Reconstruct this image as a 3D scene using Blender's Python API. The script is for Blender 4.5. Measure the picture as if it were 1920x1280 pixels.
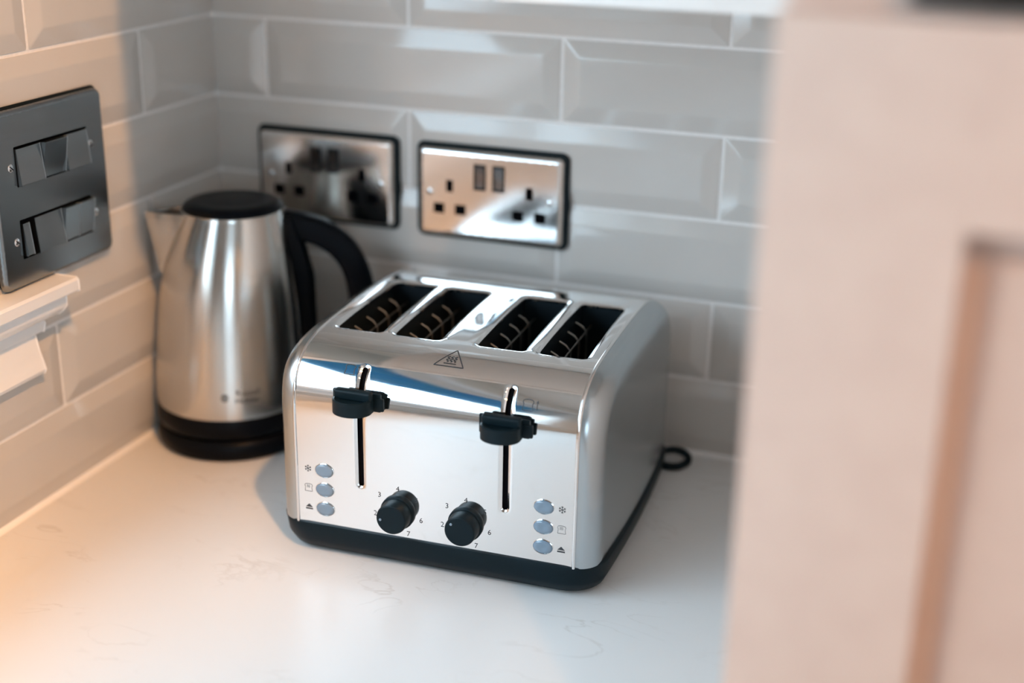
import bpy, bmesh, math, random
from math import sin, cos, pi, radians, sqrt, exp
from mathutils import Vector, Matrix
from mathutils.geometry import delaunay_2d_cdt

for o in list(bpy.data.objects):
    bpy.data.objects.remove(o)
scn = bpy.context.scene
COL = scn.collection
random.seed(4)

# ------------------------------------------------------------------ camera
cd = bpy.data.cameras.new('camera'); cam = bpy.data.objects.new('camera', cd); COL.objects.link(cam)
r_, u_, b_ = Vector((0.939724, 0.341542, 0.016393)), Vector((-0.133049, 0.321067, 0.937664)), Vector((0.314988, -0.883326, 0.347156))
M4 = Matrix((r_, u_, b_)).transposed().to_4x4()
M4.translation = Vector((0.744793, -1.189522, 0.553458))
cam.matrix_world = M4
cd.sensor_width = 36; cd.lens = 48.0908; cd.clip_start = 0.02
cd.dof.use_dof = True; cd.dof.focus_distance = 1.065; cd.dof.aperture_fstop = 1.8; cd.dof.aperture_blades = 9
scn.camera = cam

# ------------------------------------------------------------------ world, lights, exposure
w = bpy.data.worlds.new('sky'); scn.world = w; w.use_nodes = True
bg = w.node_tree.nodes['Background']
bg.inputs['Color'].default_value = (0.62, 0.83, 1.0, 1); bg.inputs['Strength'].default_value = 9.3
vs = scn.view_settings
vs.view_transform = 'Standard'; vs.look = 'None'; vs.exposure = 0.0; vs.gamma = 1.0; vs.use_curve_mapping = False

WIN_Y0, WIN_Y1, WIN_Z0, WIN_Z1 = -0.425, -2.20, 0.212, 1.16     # window opening in the left wall
pl = bpy.data.lights.new('window_portal', 'AREA'); pl.shape = 'RECTANGLE'
pl.size = WIN_Z1 - WIN_Z0; pl.size_y = WIN_Y0 - WIN_Y1; pl.cycles.is_portal = True
po = bpy.data.objects.new('window_portal', pl); COL.objects.link(po)
po.location = (-0.16, (WIN_Y0 + WIN_Y1) / 2, (WIN_Z0 + WIN_Z1) / 2); po.rotation_euler = (0, -pi / 2, 0)

W2_X0, W2_X1, W2_Z0, W2_Z1 = 1.6, 2.7, 0.1, 1.05               # second window, in the wall behind the camera
pl2 = bpy.data.lights.new('window_portal', 'AREA'); pl2.shape = 'RECTANGLE'
pl2.size = W2_X1 - W2_X0; pl2.size_y = W2_Z1 - W2_Z0; pl2.cycles.is_portal = True
po2 = bpy.data.objects.new('window_portal', pl2); COL.objects.link(po2)
po2.location = ((W2_X0 + W2_X1) / 2, -4.09, (W2_Z0 + W2_Z1) / 2); po2.rotation_euler = (-pi / 2, 0, pi)

# warm recessed downlights: (x, y, watts, cone degrees, aim point of the tilting ones)
CEIL = 1.50
DOWNLIGHTS = [(0.95, -1.00, 88, 34, (-0.07, -0.33, 0.15)), (1.45, -1.70, 48, 46, (1.08, -0.58, 0.15)), (0.95, -2.6, 25, 120, None), (2.3, -1.5, 25, 120, None), (2.2, -2.8, 25, 120, None), (0.50, -1.35, 84, 36, (-0.13, -0.84, 0.20))]
WARM = (1.0, 0.50, 0.19)

# ------------------------------------------------------------------ materials
def mat(name, col, rough=0.5, metal=0.0, coat=0.0, aniso=0.0, spec=None):
    m = bpy.data.materials.new(name); m.use_nodes = True
    b = m.node_tree.nodes['Principled BSDF']
    b.inputs['Base Color'].default_value = (*col, 1); b.inputs['Roughness'].default_value = rough
    b.inputs['Metallic'].default_value = metal
    b.inputs['Coat Weight'].default_value = coat; b.inputs['Coat Roughness'].default_value = 0.08
    b.inputs['Anisotropic'].default_value = aniso
    if spec is not None: b.inputs['Specular IOR Level'].default_value = spec
    return m
def nodes(m): return m.node_tree.nodes, m.node_tree.links, m.node_tree.nodes['Principled BSDF']

def noise_tint(m, scale, c0, c1, detail=4, stretch=(1, 1, 1), bump=0.0, rough=None, lo=0.35, hi=0.65):
    N, L, b = nodes(m)
    tc = N.new('ShaderNodeTexCoord'); mp = N.new('ShaderNodeMapping'); mp.inputs['Scale'].default_value = stretch
    nz = N.new('ShaderNodeTexNoise'); nz.inputs['Scale'].default_value = scale; nz.inputs['Detail'].default_value = detail
    rp = N.new('ShaderNodeValToRGB'); rp.color_ramp.elements[0].color = (*c0, 1); rp.color_ramp.elements[1].color = (*c1, 1)
    rp.color_ramp.elements[0].position = lo; rp.color_ramp.elements[1].position = hi
    L.new(tc.outputs['Object'], mp.inputs['Vector']); L.new(mp.outputs['Vector'], nz.inputs['Vector'])
    L.new(nz.outputs['Fac'], rp.inputs['Fac']); L.new(rp.outputs['Color'], b.inputs['Base Color'])
    if bump:
        bp = N.new('ShaderNodeBump'); bp.inputs['Strength'].default_value = bump; bp.inputs['Distance'].default_value = 0.001
        L.new(nz.outputs['Fac'], bp.inputs['Height']); L.new(bp.outputs['Normal'], b.inputs['Normal'])
    if rough:
        mr = N.new('ShaderNodeMapRange'); mr.inputs['To Min'].default_value = rough[0]; mr.inputs['To Max'].default_value = rough[1]
        L.new(nz.outputs['Fac'], mr.inputs['Value']); L.new(mr.outputs['Result'], b.inputs['Roughness'])
    return m

M = {}
M['tile'] = noise_tint(mat('glazed_tile', (.61, .58, .55), 0.08), 9, (.595, .57, .535), (.62, .595, .56))
M['grout'] = noise_tint(mat('white_grout', (.86, .84, .82), 0.85), 300, (.83, .81, .79), (.89, .87, .85), bump=0.15)
M['silicone'] = mat('white_silicone', (.92, .91, .90), 0.45)
M['plaster'] = noise_tint(mat('wall_paint', (.72, .68, .62), 0.8), 60, (.70, .66, .60), (.74, .70, .64))
M['ceiling'] = mat('ceiling_paint', (.78, .76, .73), 0.9)
M['cream'] = noise_tint(mat('cream_cabinet_paint', (.74, .555, .455), 0.42), 40, (.725, .54, .445), (.755, .57, .47))
M['white'] = mat('white_gloss_paint', (.88, .88, .88), 0.3)
M['cabwhite'] = mat('white_cabinet_paint', (.74, .70, .66), 0.45)
M['chrome'] = mat('polished_steel', (.80, .79, .78), 0.055, 1.0)
M['plate'] = mat('polished_steel_plate', (.72, .70, .68), 0.14, 1.0)
M['satin'] = mat('satin_steel_plate', (.29, .31, .32), 0.26, 1.0)
M['liner'] = mat('dark_heated_steel', (.018, .026, .032), 0.4, 0.6, spec=0.2)
M['wire'] = mat('guide_wire_steel', (.28, .26, .23), 0.4, 1.0)
M['black'] = mat('black_plastic', (.004, .011, .015), 0.42, spec=0.14)
M['blackgloss'] = mat('black_gloss_plastic', (.003, .004, .006), 0.34, spec=0.08)
M['rubber'] = mat('black_gasket', (.008, .013, .015), 0.6, spec=0.15)
M['button'] = mat('blue_grey_button', (.17, .235, .30), 0.16, coat=0.6)
M['print'] = mat('black_print', (.03, .035, .04), 0.6)
M['greyprint'] = mat('grey_print', (.12, .12, .12), 0.5)
M['socketblack'] = mat('black_shutter', (.003, .003, .004), 0.7, spec=0.03)
M['rockerdark'] = mat('rocker_dark_reflection', (.16, .14, .13), 0.25, 1.0)  # metal rocker keys; the dark brown they reflect is put into their colour
M['ovenglass'] = mat('black_oven_glass', (.006, .006, .007), 0.08)

def brushed(name, col, axis_scale, rough, aniso):
    m = mat(name, col, rough, 1.0, aniso=aniso)
    N, L, b = nodes(m)
    tc = N.new('ShaderNodeTexCoord'); mp = N.new('ShaderNodeMapping'); mp.inputs['Scale'].default_value = axis_scale
    nz = N.new('ShaderNodeTexNoise'); nz.inputs['Scale'].default_value = 1.0; nz.inputs['Detail'].default_value = 3
    bp = N.new('ShaderNodeBump'); bp.inputs['Strength'].default_value = 0.06; bp.inputs['Distance'].default_value = 0.0006
    mr = N.new('ShaderNodeMapRange'); mr.inputs['To Min'].default_value = rough * .85; mr.inputs['To Max'].default_value = rough * 1.15
    L.new(tc.outputs['Object'], mp.inputs['Vector']); L.new(mp.outputs['Vector'], nz.inputs['Vector'])
    L.new(nz.outputs['Fac'], bp.inputs['Height']); L.new(bp.outputs['Normal'], b.inputs['Normal'])
    L.new(nz.outputs['Fac'], mr.inputs['Value']); L.new(mr.outputs['Result'], b.inputs['Roughness'])
    tg = N.new('ShaderNodeTangent'); tg.direction_type = 'RADIAL'; tg.axis = 'Z'; b.inputs['Anisotropic Rotation'].default_value = 0.25
    L.new(tg.outputs['Tangent'], b.inputs['Tangent'])
    return m
M['kettle'] = brushed('brushed_kettle_steel', (.60, .575, .54), (40, 40, 2500), 0.2, 0.85)
M['cap'] = mat('brushed_toaster_steel', (.47, .51, .53), 0.27, 1.0)

# white quartz with faint veins
m = M['quartz'] = mat('white_quartz', (.85, .84, .82), 0.34)
N, L, b = nodes(m)
tc = N.new('ShaderNodeTexCoord')
n1 = N.new('ShaderNodeTexNoise'); n1.inputs['Scale'].default_value = 7; n1.inputs['Detail'].default_value = 6; n1.inputs['Distortion'].default_value = 1.6
mp = N.new('ShaderNodeMapping'); mp.inputs['Rotation'].default_value = (0, 0, 0.5); mp.inputs['Scale'].default_value = (1, 1.9, 1)
r1 = N.new('ShaderNodeValToRGB'); r1.color_ramp.elements[0].position = .485; r1.color_ramp.elements[1].position = .515
r1.color_ramp.elements[0].color = (1, 1, 1, 1); r1.color_ramp.elements[1].color = (1, 1, 1, 1)
el = r1.color_ramp.elements.new(.5); el.color = (0, 0, 0, 1)
n2 = N.new('ShaderNodeTexNoise'); n2.inputs['Scale'].default_value = 11; n2.inputs['Detail'].default_value = 3
r2 = N.new('ShaderNodeValToRGB'); r2.color_ramp.elements[0].position = .5; r2.color_ramp.elements[1].position = .68
mx = N.new('ShaderNodeMix'); mx.data_type = 'RGBA'
inv = N.new('ShaderNodeMath'); inv.operation = 'SUBTRACT'; inv.inputs[0].default_value = 1.0
mul = N.new('ShaderNodeMath'); mul.operation = 'MULTIPLY'
mul2 = N.new('ShaderNodeMath'); mul2.operation = 'MULTIPLY'; mul2.inputs[1].default_value = 0.55
L.new(tc.outputs['Object'], mp.inputs['Vector']); L.new(mp.outputs['Vector'], n1.inputs['Vector']); L.new(tc.outputs['Object'], n2.inputs['Vector'])
L.new(n1.outputs['Fac'], r1.inputs['Fac']); L.new(n2.outputs['Fac'], r2.inputs['Fac'])
L.new(r1.outputs['Color'], inv.inputs[1]); L.new(inv.outputs[0], mul.inputs[0]); L.new(r2.outputs['Color'], mul.inputs[1])
L.new(mul.outputs[0], mul2.inputs[0]); L.new(mul2.outputs[0], mx.inputs['Factor'])
mx.inputs['A'].default_value = (.76, .755, .74, 1); mx.inputs['B'].default_value = (.56, .53, .49, 1)
L.new(mx.outputs['Result'], b.inputs['Base Color'])

# oak floor
m = M['oak'] = mat('oak_floor', (.42, .25, .12), 0.4)
noise_tint(m, 6, (.34, .19, .085), (.47, .29, .15), detail=6, stretch=(8, .6, 1))

# blue blind fabric: lets a little light through
m = M['blind'] = mat('blue_blind_fabric', (.02, .22, .42), 0.8)
N, L, b = nodes(m)
noise_tint(m, 3.0, (.012, .20, .42), (.10, .34, .40), detail=3, stretch=(1, 1, 9))
tr = N.new('ShaderNodeBsdfTranslucent'); tr.inputs['Color'].default_value = (.04, .33, .55, 1)
ms = N.new('ShaderNodeMixShader'); ms.inputs['Fac'].default_value = 0.25
L.new(b.outputs['BSDF'], ms.inputs[1]); L.new(tr.outputs['BSDF'], ms.inputs[2]); L.new(ms.outputs['Shader'], N['Material Output'].inputs['Surface'])

# window glass: clear with a faint surface reflection
m = M['glass'] = bpy.data.materials.new('window_glass'); m.use_nodes = True
N, L = m.node_tree.nodes, m.node_tree.links
N.remove(N['Principled BSDF'])
t1 = N.new('ShaderNodeBsdfTransparent'); g1 = N.new('ShaderNodeBsdfGlossy'); g1.inputs['Roughness'].default_value = 0.02
ms = N.new('ShaderNodeMixShader'); ms.inputs['Fac'].default_value = 0.05
L.new(t1.outputs['BSDF'], ms.inputs[1]); L.new(g1.outputs['BSDF'], ms.inputs[2])
L.new(ms.outputs['Shader'], N['Material Output'].inputs['Surface'])

m = M['lamp'] = bpy.data.materials.new('lamp_glow'); m.use_nodes = True
b = m.node_tree.nodes['Principled BSDF']; b.inputs['Emission Color'].default_value = (*WARM, 1); b.inputs['Emission Strength'].default_value = 18

# ------------------------------------------------------------------ helpers (all geometry in millimetres, linked in metres)
S = 0.001
def mesh_from(name, verts, faces, material, smooth=False, normals=None):
    me = bpy.data.meshes.new(name)
    me.from_pydata([(v[0] * S, v[1] * S, v[2] * S) for v in verts], [], faces)
    me.materials.append(material)
    if smooth:
        me.polygons.foreach_set('use_smooth', [True] * len(me.polygons))
    me.update()
    if normals is not None:
        me.normals_split_custom_set_from_vertices([tuple(n) for n in normals])
    return me
def link(name, me, parent=None, loc=(0, 0, 0), rot=(0, 0, 0)):
    o = bpy.data.objects.new(name, me); COL.objects.link(o)
    o.location = Vector(loc) * S; o.rotation_euler = rot
    if parent: o.parent = parent
    return o
def empty(name, loc=(0, 0, 0), rot=(0, 0, 0), parent=None):
    o = link(name, None, parent, loc, rot); o.empty_display_size = 0.02; return o
def tag(o, label=None, cat=None, group=None, kind=None):
    if label: o['label'] = label
    if cat: o['category'] = cat
    if group: o['group'] = group
    if kind: o['kind'] = kind
    return o

def weighted_normals(me, deg):
    """area-weighted corner normals, so that large flat faces stay flat beside their small bevels"""
    ca = cos(radians(deg)); P = me.polygons
    nv = [[] for _ in me.vertices]
    for p in P:
        for v in p.vertices: nv[v].append(p.index)
    N_ = [p.normal.copy() for p in P]; A_ = [p.area for p in P]; out = []
    for p in P:
        n0 = N_[p.index]
        for v in p.vertices:
            q = Vector((0, 0, 0))
            for k in nv[v]:
                if N_[k].dot(n0) > ca: q += N_[k] * A_[k]
            out.append(tuple(q.normalized()))
    me.normals_split_custom_set(out)
def bm_mesh(name, bm, material, smooth=False, angle=None, weighted=False):
    bmesh.ops.recalc_face_normals(bm, faces=bm.faces)
    bm.transform(Matrix.Scale(S, 4))
    me = bpy.data.meshes.new(name); bm.to_mesh(me); bm.free(); me.materials.append(material)
    if smooth:
        me.polygons.foreach_set('use_smooth', [True] * len(me.polygons))
        if weighted: weighted_normals(me, angle or 40)
        elif angle: me.set_sharp_from_angle(angle=radians(angle))
    return me
def box_mesh(name, lo, hi, material, bevel=0.0, seg=2):
    bm = bmesh.new(); bmesh.ops.create_cube(bm, size=1)
    c = [(a + b) / 2 for a, b in zip(lo, hi)]; d = [b - a for a, b in zip(lo, hi)]
    for v in bm.verts: v.co = Vector((c[0] + v.co.x * d[0], c[1] + v.co.y * d[1], c[2] + v.co.z * d[2]))
    if bevel:
        bmesh.ops.bevel(bm, geom=list(bm.edges), offset=bevel, segments=seg, affect='EDGES', profile=0.5)
    return bm_mesh(name, bm, material, bool(bevel), 40, True)
def box(name, lo, hi, material, parent=None, bevel=0.0, seg=2):
    return link(name, box_mesh(name, lo, hi, material, bevel, seg), parent)

def prism_mesh(name, pts, axis, a0, a1, material, bevel=0.0, smooth=False):
    """extrude a polygon (two coords) along axis 0/1/2 from a0 to a1"""
    def mk(p, a):
        if axis == 0: return (a, p[0], p[1])
        if axis == 1: return (p[0], a, p[1])
        return (p[0], p[1], a)
    bm = bmesh.new()
    A = [bm.verts.new(mk(p, a0)) for p in pts]; B = [bm.verts.new(mk(p, a1)) for p in pts]
    bm.faces.new(A); bm.faces.new(B[::-1])
    n = len(pts)
    for i in range(n): bm.faces.new((A[i], A[(i + 1) % n], B[(i + 1) % n], B[i]))
    bm.normal_update()
    if bevel:
        eds = [e for e in bm.edges if len(e.link_faces) == 2 and e.calc_face_angle(0) > radians(50)]
        bmesh.ops.bevel(bm, geom=eds, offset=bevel, segments=3, affect='EDGES', profile=0.5)
    return bm_mesh(name, bm, material, smooth or bool(bevel), 40, True)

def loft_mesh(name, rings, material, cap0=True, cap1=True, smooth=True, closed=True, angle=50):
    bm = bmesh.new(); R = [[bm.verts.new(p) for p in ring] for ring in rings]
    n = len(rings[0])
    for a, b in zip(R, R[1:]):
        for i in range(n if closed else n - 1):
            j = (i + 1) % n; bm.faces.new((a[i], a[j], b[j], b[i]))
    if cap0: bm.faces.new(R[0][::-1])
    if cap1: bm.faces.new(R[-1])
    return bm_mesh(name, bm, material, smooth, angle)

def catmull(pts, k=8):
    out = []; P = [pts[0]] + list(pts) + [pts[-1]]
    for i in range(1, len(P) - 2):
        for j in range(k):
            t = j / k; p0, p1, p2, p3 = [Vector(P[i + q]) for q in (-1, 0, 1, 2)]
            out.append(.5 * ((2 * p1) + (p2 - p0) * t + (2 * p0 - 5 * p1 + 4 * p2 - p3) * t * t + (3 * p1 - p0 - 3 * p2 + p3) * t ** 3))
    out.append(Vector(pts[-1])); return out
def tube_mesh(name, pts, radius, material, sides=8, section=None, up=Vector((0, 0, 1))):
    """sweep a circle (or a section of (a, b) offsets) along 3-D points"""
    pts = [Vector(p) for p in pts]; rings = []
    for i, p in enumerate(pts):
        t = (pts[min(i + 1, len(pts) - 1)] - pts[max(i - 1, 0)]).normalized()
        sd = t.cross(up)
        if sd.length < 1e-4: sd = t.cross(Vector((1, 0.01, 0)))
        sd.normalize(); nn = sd.cross(t)
        if section: rings.append([p + sd * a + nn * b for a, b in section])
        else: rings.append([p + (sd * cos(2 * pi * k / sides) + nn * sin(2 * pi * k / sides)) * radius for k in range(sides)])
    return loft_mesh(name, rings, material)
def lathe_mesh(name, prof, material, seg=48, off=None, axis='z', smooth=True, angle=50):
    """prof: (radius, height); off: per-ring (dx, dy)"""
    rings = []
    for i, (r, z) in enumerate(prof):
        dx, dy = off[i] if off else (0, 0)
        ring = []
        for k in range(seg):
            a = 2 * pi * k / seg
            x, y = dx + r * cos(a), dy + r * sin(a)
            ring.append((x, y, z) if axis == 'z' else (x, -z, y))
        rings.append(ring)
    return loft_mesh(name, rings, material, smooth=smooth, angle=angle)

def rrect(cx, cy, hx, hy, r, k=6):
    out = []
    for sx, sy, a0 in ((1, 1, 0), (-1, 1, pi / 2), (-1, -1, pi), (1, -1, 3 * pi / 2)):
        for i in range(k + 1):
            a = a0 + pi / 2 * i / k
            out.append((cx + sx * (hx - r) + r * cos(a), cy + sy * (hy - r) + r * sin(a)))
    return out
def sd_rrect(x, y, cx, cy, hx, hy, r):
    qx, qy = abs(x - cx) - hx + r, abs(y - cy) - hy + r
    return min(max(qx, qy), 0) + sqrt(max(qx, 0) ** 2 + max(qy, 0) ** 2) - r

def offset_pts(fn, ds):
    return [p for d in ds for p in fn(d)]

def sheet_mesh(name, outer, holes, surf, xs, ys, material, rim=3.0, lipds=(.5, 1.1, 1.9, 2.8, 3.8), outds=()):
    """A sheet with real holes. outer: polygon; holes: (cx, cy, hx, hy, r); surf(x, y) -> 3-D point.
    Normals are taken from the surface itself so that reflections stay clean."""
    pts, edges = [], []
    def loop(P):
        i0 = len(pts); pts.extend(P); n = len(P)
        edges.extend([(i0 + i, i0 + (i + 1) % n) for i in range(n)])
    loop(outer)
    def dense(h, d=0.0):
        cx, cy, hx, hy, r = h
        P = rrect(cx, cy, hx + d, hy + d, r + d, 6); out = []
        for a, b in zip(P, P[1:] + P[:1]):
            n = max(1, int(sqrt((a[0] - b[0]) ** 2 + (a[1] - b[1]) ** 2) / 3.0))
            out += [(a[0] + (b[0] - a[0]) * i / n, a[1] + (b[1] - a[1]) * i / n) for i in range(n)]
        return out
    hl = [dense(h) for h in holes]
    for P in hl: loop(P)
    for h in holes:
        for d in lipds: pts.extend(dense(h, d))
    for P in outds: pts.extend(P)
    mx = max(lipds) + .8 if lipds else 1.0
    for x in xs:
        for y in ys:
            if all(sd_rrect(x, y, *h) > mx for h in holes): pts.append((x, y))
    V, E_, F, *_ = delaunay_2d_cdt([Vector(p) for p in pts], edges, [], 1, 1e-4)
    faces = []
    for f in F:
        c = sum((V[i] for i in f), Vector((0, 0))) / len(f)
        if all(sd_rrect(c.x, c.y, *h) > 0 for h in holes): faces.append(list(f))
    def nrm(x, y, e=0.05):
        du = Vector(surf(x + e, y)) - Vector(surf(x - e, y)); dv = Vector(surf(x, y + e)) - Vector(surf(x, y - e))
        return du.cross(dv).normalized()
    P3 = [Vector(surf(v.x, v.y)) for v in V]; NN = [nrm(v.x, v.y) for v in V]
    for f in faces:
        a, b, c = P3[f[0]], P3[f[1]], P3[f[2]]
        if (b - a).cross(c - a).dot(NN[f[0]]) < 0: f.reverse()
    # rims
    for P, h in zip(hl, holes):
        n = len(P); i0 = len(P3)
        for x, y in P:
            s0 = Vector(surf(x, y)); nn = nrm(x, y)
            inn = Vector(surf(h[0] + (x - h[0]) * .98, h[1] + (y - h[1]) * .98)) - s0
            inn = (inn - nn * inn.dot(nn)).normalized()
            P3 += [s0, s0 - nn * rim]; NN += [inn, inn]
        for i in range(n):
            j = (i + 1) % n
            faces.append([i0 + 2 * i, i0 + 2 * j, i0 + 2 * j + 1, i0 + 2 * i + 1])
    return mesh_from(name, P3, faces, material, True, NN)

# ------------------------------------------------------------------ room shell
ROOM_X, ROOM_Y, FLOOR = 3300, -3900, -900
TILE_T = 1.2          # tile edge stands proud of the grout
fl = tag(box('floor', (-300, ROOM_Y, FLOOR - 40), (ROOM_X, 100, FLOOR), M['oak']), kind='structure')
tag(box('ceiling', (-300, ROOM_Y, CEIL * 1000), (ROOM_X, 100, CEIL * 1000 + 40), M['ceiling']), kind='structure')
wall_back = tag(box('wall_back', (-120, 0, FLOOR), (ROOM_X, 100, CEIL * 1000), M['plaster']), kind='structure')
tag(box('wall_right', (ROOM_X, ROOM_Y, FLOOR), (ROOM_X + 100, 100, CEIL * 1000), M['plaster']), kind='structure')
fx0, fx1, fz0, fz1 = [q * 1000 for q in (W2_X0, W2_X1, W2_Z0, W2_Z1)]
# left wall with the window opening
bm = bmesh.new()
def addbox(bm, lo, hi):
    r = bmesh.ops.create_cube(bm, size=1)
    c = [(a + b) / 2 for a, b in zip(lo, hi)]; d = [b - a for a, b in zip(lo, hi)]
    for v in r['verts']: v.co = Vector((c[0] + v.co.x * d[0], c[1] + v.co.y * d[1], c[2] + v.co.z * d[2]))
wy0, wy1, wz0, wz1 = WIN_Y0 * 1000, WIN_Y1 * 1000, WIN_Z0 * 1000, WIN_Z1 * 1000
addbox(bm, (-260, wy0, FLOOR), (0, 0, CEIL * 1000)); addbox(bm, (-260, ROOM_Y, FLOOR), (0, wy1, CEIL * 1000))
addbox(bm, (-260, wy1, FLOOR), (0, wy0, wz0 - 15)); addbox(bm, (-260, wy1, wz1), (0, wy0, CEIL * 1000))
bm2 = bmesh.new()
for lo, hi in (((-300, ROOM_Y - 260, FLOOR), (fx0, ROOM_Y, CEIL * 1000)), ((fx1, ROOM_Y - 260, FLOOR), (ROOM_X, ROOM_Y, CEIL * 1000)),
               ((fx0, ROOM_Y - 260, FLOOR), (fx1, ROOM_Y, fz0)), ((fx0, ROOM_Y - 260, fz1), (fx1, ROOM_Y, CEIL * 1000))): addbox(bm2, lo, hi)
tag(link('wall_front', bm_mesh('wall_front', bm2, M['plaster'])), kind='structure')
win2 = tag(empty('window_2', ((fx0 + fx1) / 2, ROOM_Y - 150, fz0)), 'wide white framed window in the wall opposite the sockets', kind='structure')
hw2, hh2 = (fx1 - fx0) / 2, fz1 - fz0
for a in (-hw2, -28, hw2 - 56): box('window_stile', (a, -28, 0), (a + 56, 28, hh2), M['white'], win2, 1.5)
for a in (0, hh2 - 56): box('window_rail', (-hw2 + 2, -24, a + 1), (hw2 - 2, 24, a + 55), M['white'], win2, 1.5)
for a, b_ in ((-hw2 + 50, -25), (25, hw2 - 50)): box('pane', (a, -2, 50), (b_, 2, hh2 - 50), M['glass'], win2)
wall_left = tag(link('wall_left', bm_mesh('wall_left', bm, M['plaster'])), kind='structure')

# grout beds: the tiles sit 1 mm into them
tag(box('grout_bed', (0, -3.0, 0), (650, 0.0, 615), M['grout'], wall_back), kind='stuff')
bm = bmesh.new()
addbox(bm, (0.0, -352, 0), (3.0, 0, 615)); addbox(bm, (0.0, -2000, 0), (3.0, -352, 178))
link('grout_bed', bm_mesh('grout_bed', bm, M['grout']), wall_left)

# bevelled metro tiles, 300 x 74 mm on a 303 x 77 mm grid, half-bond
PX, PZ, G2 = 303.0, 77.0, 1.6
BEV, PROUD, EDGE = 15.5, 7.2, 3.6
tile_cache = {}
def tile_mesh(wd, ht, cutl, cutr, cutt):
    key = (round(wd, 1), round(ht, 1), cutl, cutr, cutt)
    if key in tile_cache: return tile_cache[key]
    x0, x1, z0, z1 = -wd / 2, wd / 2, -ht / 2, ht / 2
    il, ir, it = (x0 + (.6 if cutl else BEV)), (x1 - (.6 if cutr else BEV)), z1 - (.6 if cutt else BEV)
    ib = z0 + BEV
    rings = [[(x0, 0, z0), (x1, 0, z0), (x1, 0, z1), (x0, 0, z1)],
             [(x0, -EDGE, z0), (x1, -EDGE, z0), (x1, -EDGE, z1), (x0, -EDGE, z1)],
             [(il, -PROUD, ib), (ir, -PROUD, ib), (ir, -PROUD, it), (il, -PROUD, it)]]
    bm = bmesh.new(); R = [[bm.verts.new(p) for p in r] for r in rings]
    for a, b in zip(R, R[1:]):
        for i in range(4): bm.faces.new((a[i], a[(i + 1) % 4], b[(i + 1) % 4], b[i]))
    bm.faces.new(R[2]); bm.faces.new(R[0][::-1])
    bm.normal_update()
    eds = [e for e in bm.edges if any(v in R[2] for v in e.verts) and e.calc_face_angle(0) > 0.01]
    bmesh.ops.bevel(bm, geom=eds, offset=1.3, segments=3, affect='EDGES', profile=0.5)
    me = bm_mesh('tile', bm, M['tile'], True, 40, True)
    tile_cache[key] = me; return me
def lay(parent, first, end, z_top, limit_fn, place):
    for row in range(0, 8):
        z0 = (76.0 + PZ * (row - 1)) if row else -1.0; z1 = 76.0 + PZ * row
        lo_z, hi_z = z0 + G2, z1 - G2
        if row == 0: lo_z = 3.0
        j = first if row % 2 == 0 else first          # joints of this row
        joints = []
        base = first + (PX / 2 if row % 2 == 1 else 0)
        # rows are numbered from the counter; odd rows carry the half-bond joint
        k = base - PX
        while k < end:
            if k > 0: joints.append(k)
            k += PX
        cuts = [0.0] + joints + [end]
        for a, b in zip(cuts, cuts[1:]):
            ca, cb = a == 0.0, b == end
            a2, b2 = (a + (3.0 if ca else G2)), (b - (0.5 if cb else G2))
            zt, cutt = hi_z, False
            lim = limit_fn((a2 + b2) / 2, a2, b2)
            if lo_z > lim - 12: continue
            if hi_z > lim: zt, cutt = lim, True
            if b2 - a2 < 8: continue
            place(parent, a2, b2, lo_z, zt, ca, cb, cutt)
def place_back(parent, a, b, z0, z1, ca, cb, ct):
    link('tile', tile_mesh(b - a, z1 - z0, ca, cb, ct), parent, ((a + b) / 2, 0, (z0 + z1) / 2))
def place_left(parent, a, b, z0, z1, ca, cb, ct):
    # distance from the corner grows towards -y; seen from the room the corner end lies right
    link('tile', tile_mesh(b - a, z1 - z0, cb, ca, ct), parent, (0, -(a + b) / 2, (z0 + z1) / 2), (0, 0, pi / 2))
# the row just above the counter, rows 2, 4: joints at 62 (back); the others half a tile on
lay(wall_back, 62.4 + PX / 2 - PX / 2, 649, 615, lambda c, a, b: 612, place_back)
def left_lim(c, a, b): return 612 if b < 352 else 176
lay_left_rows = []
def place_left_clip(parent, a, b, z0, z1, ca, cb, ct):
    place_left(parent, a, b, z0, z1, ca, cb, ct)
def lay_left():
    for row in range(0, 8):
        z0 = 3.0 if row == 0 else 76.0 + PZ * (row - 1) + G2
        z1 = 76.0 + PZ * row - G2
        full = z1 <= 200 or row <= 1
        end = 1990.0 if row <= 2 else 351.0
        base = 127.1 + (PX / 2 if row % 2 == 1 else 0)
        joints = [base + PX * i for i in range(-1, 8) if 0 < base + PX * i < end]
        cuts = [0.0] + joints + [end]
        for a, b in zip(cuts, cuts[1:]):
            ca, cb = a == 0.0, b == end
            a2, b2 = a + (3.0 if ca else G2), b - (.5 if cb else G2)
            if b2 - a2 < 8: continue
            zt, ct = z1, False
            if row == 2 and b2 > 290: zt, ct = 176.0, True
            if row == 2 and b2 > 290 and a2 < 352:
                zt, ct = z1, False
            place_left(wall_left, a2, b2, z0, zt, ca, cb, ct)
lay_left()
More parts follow.
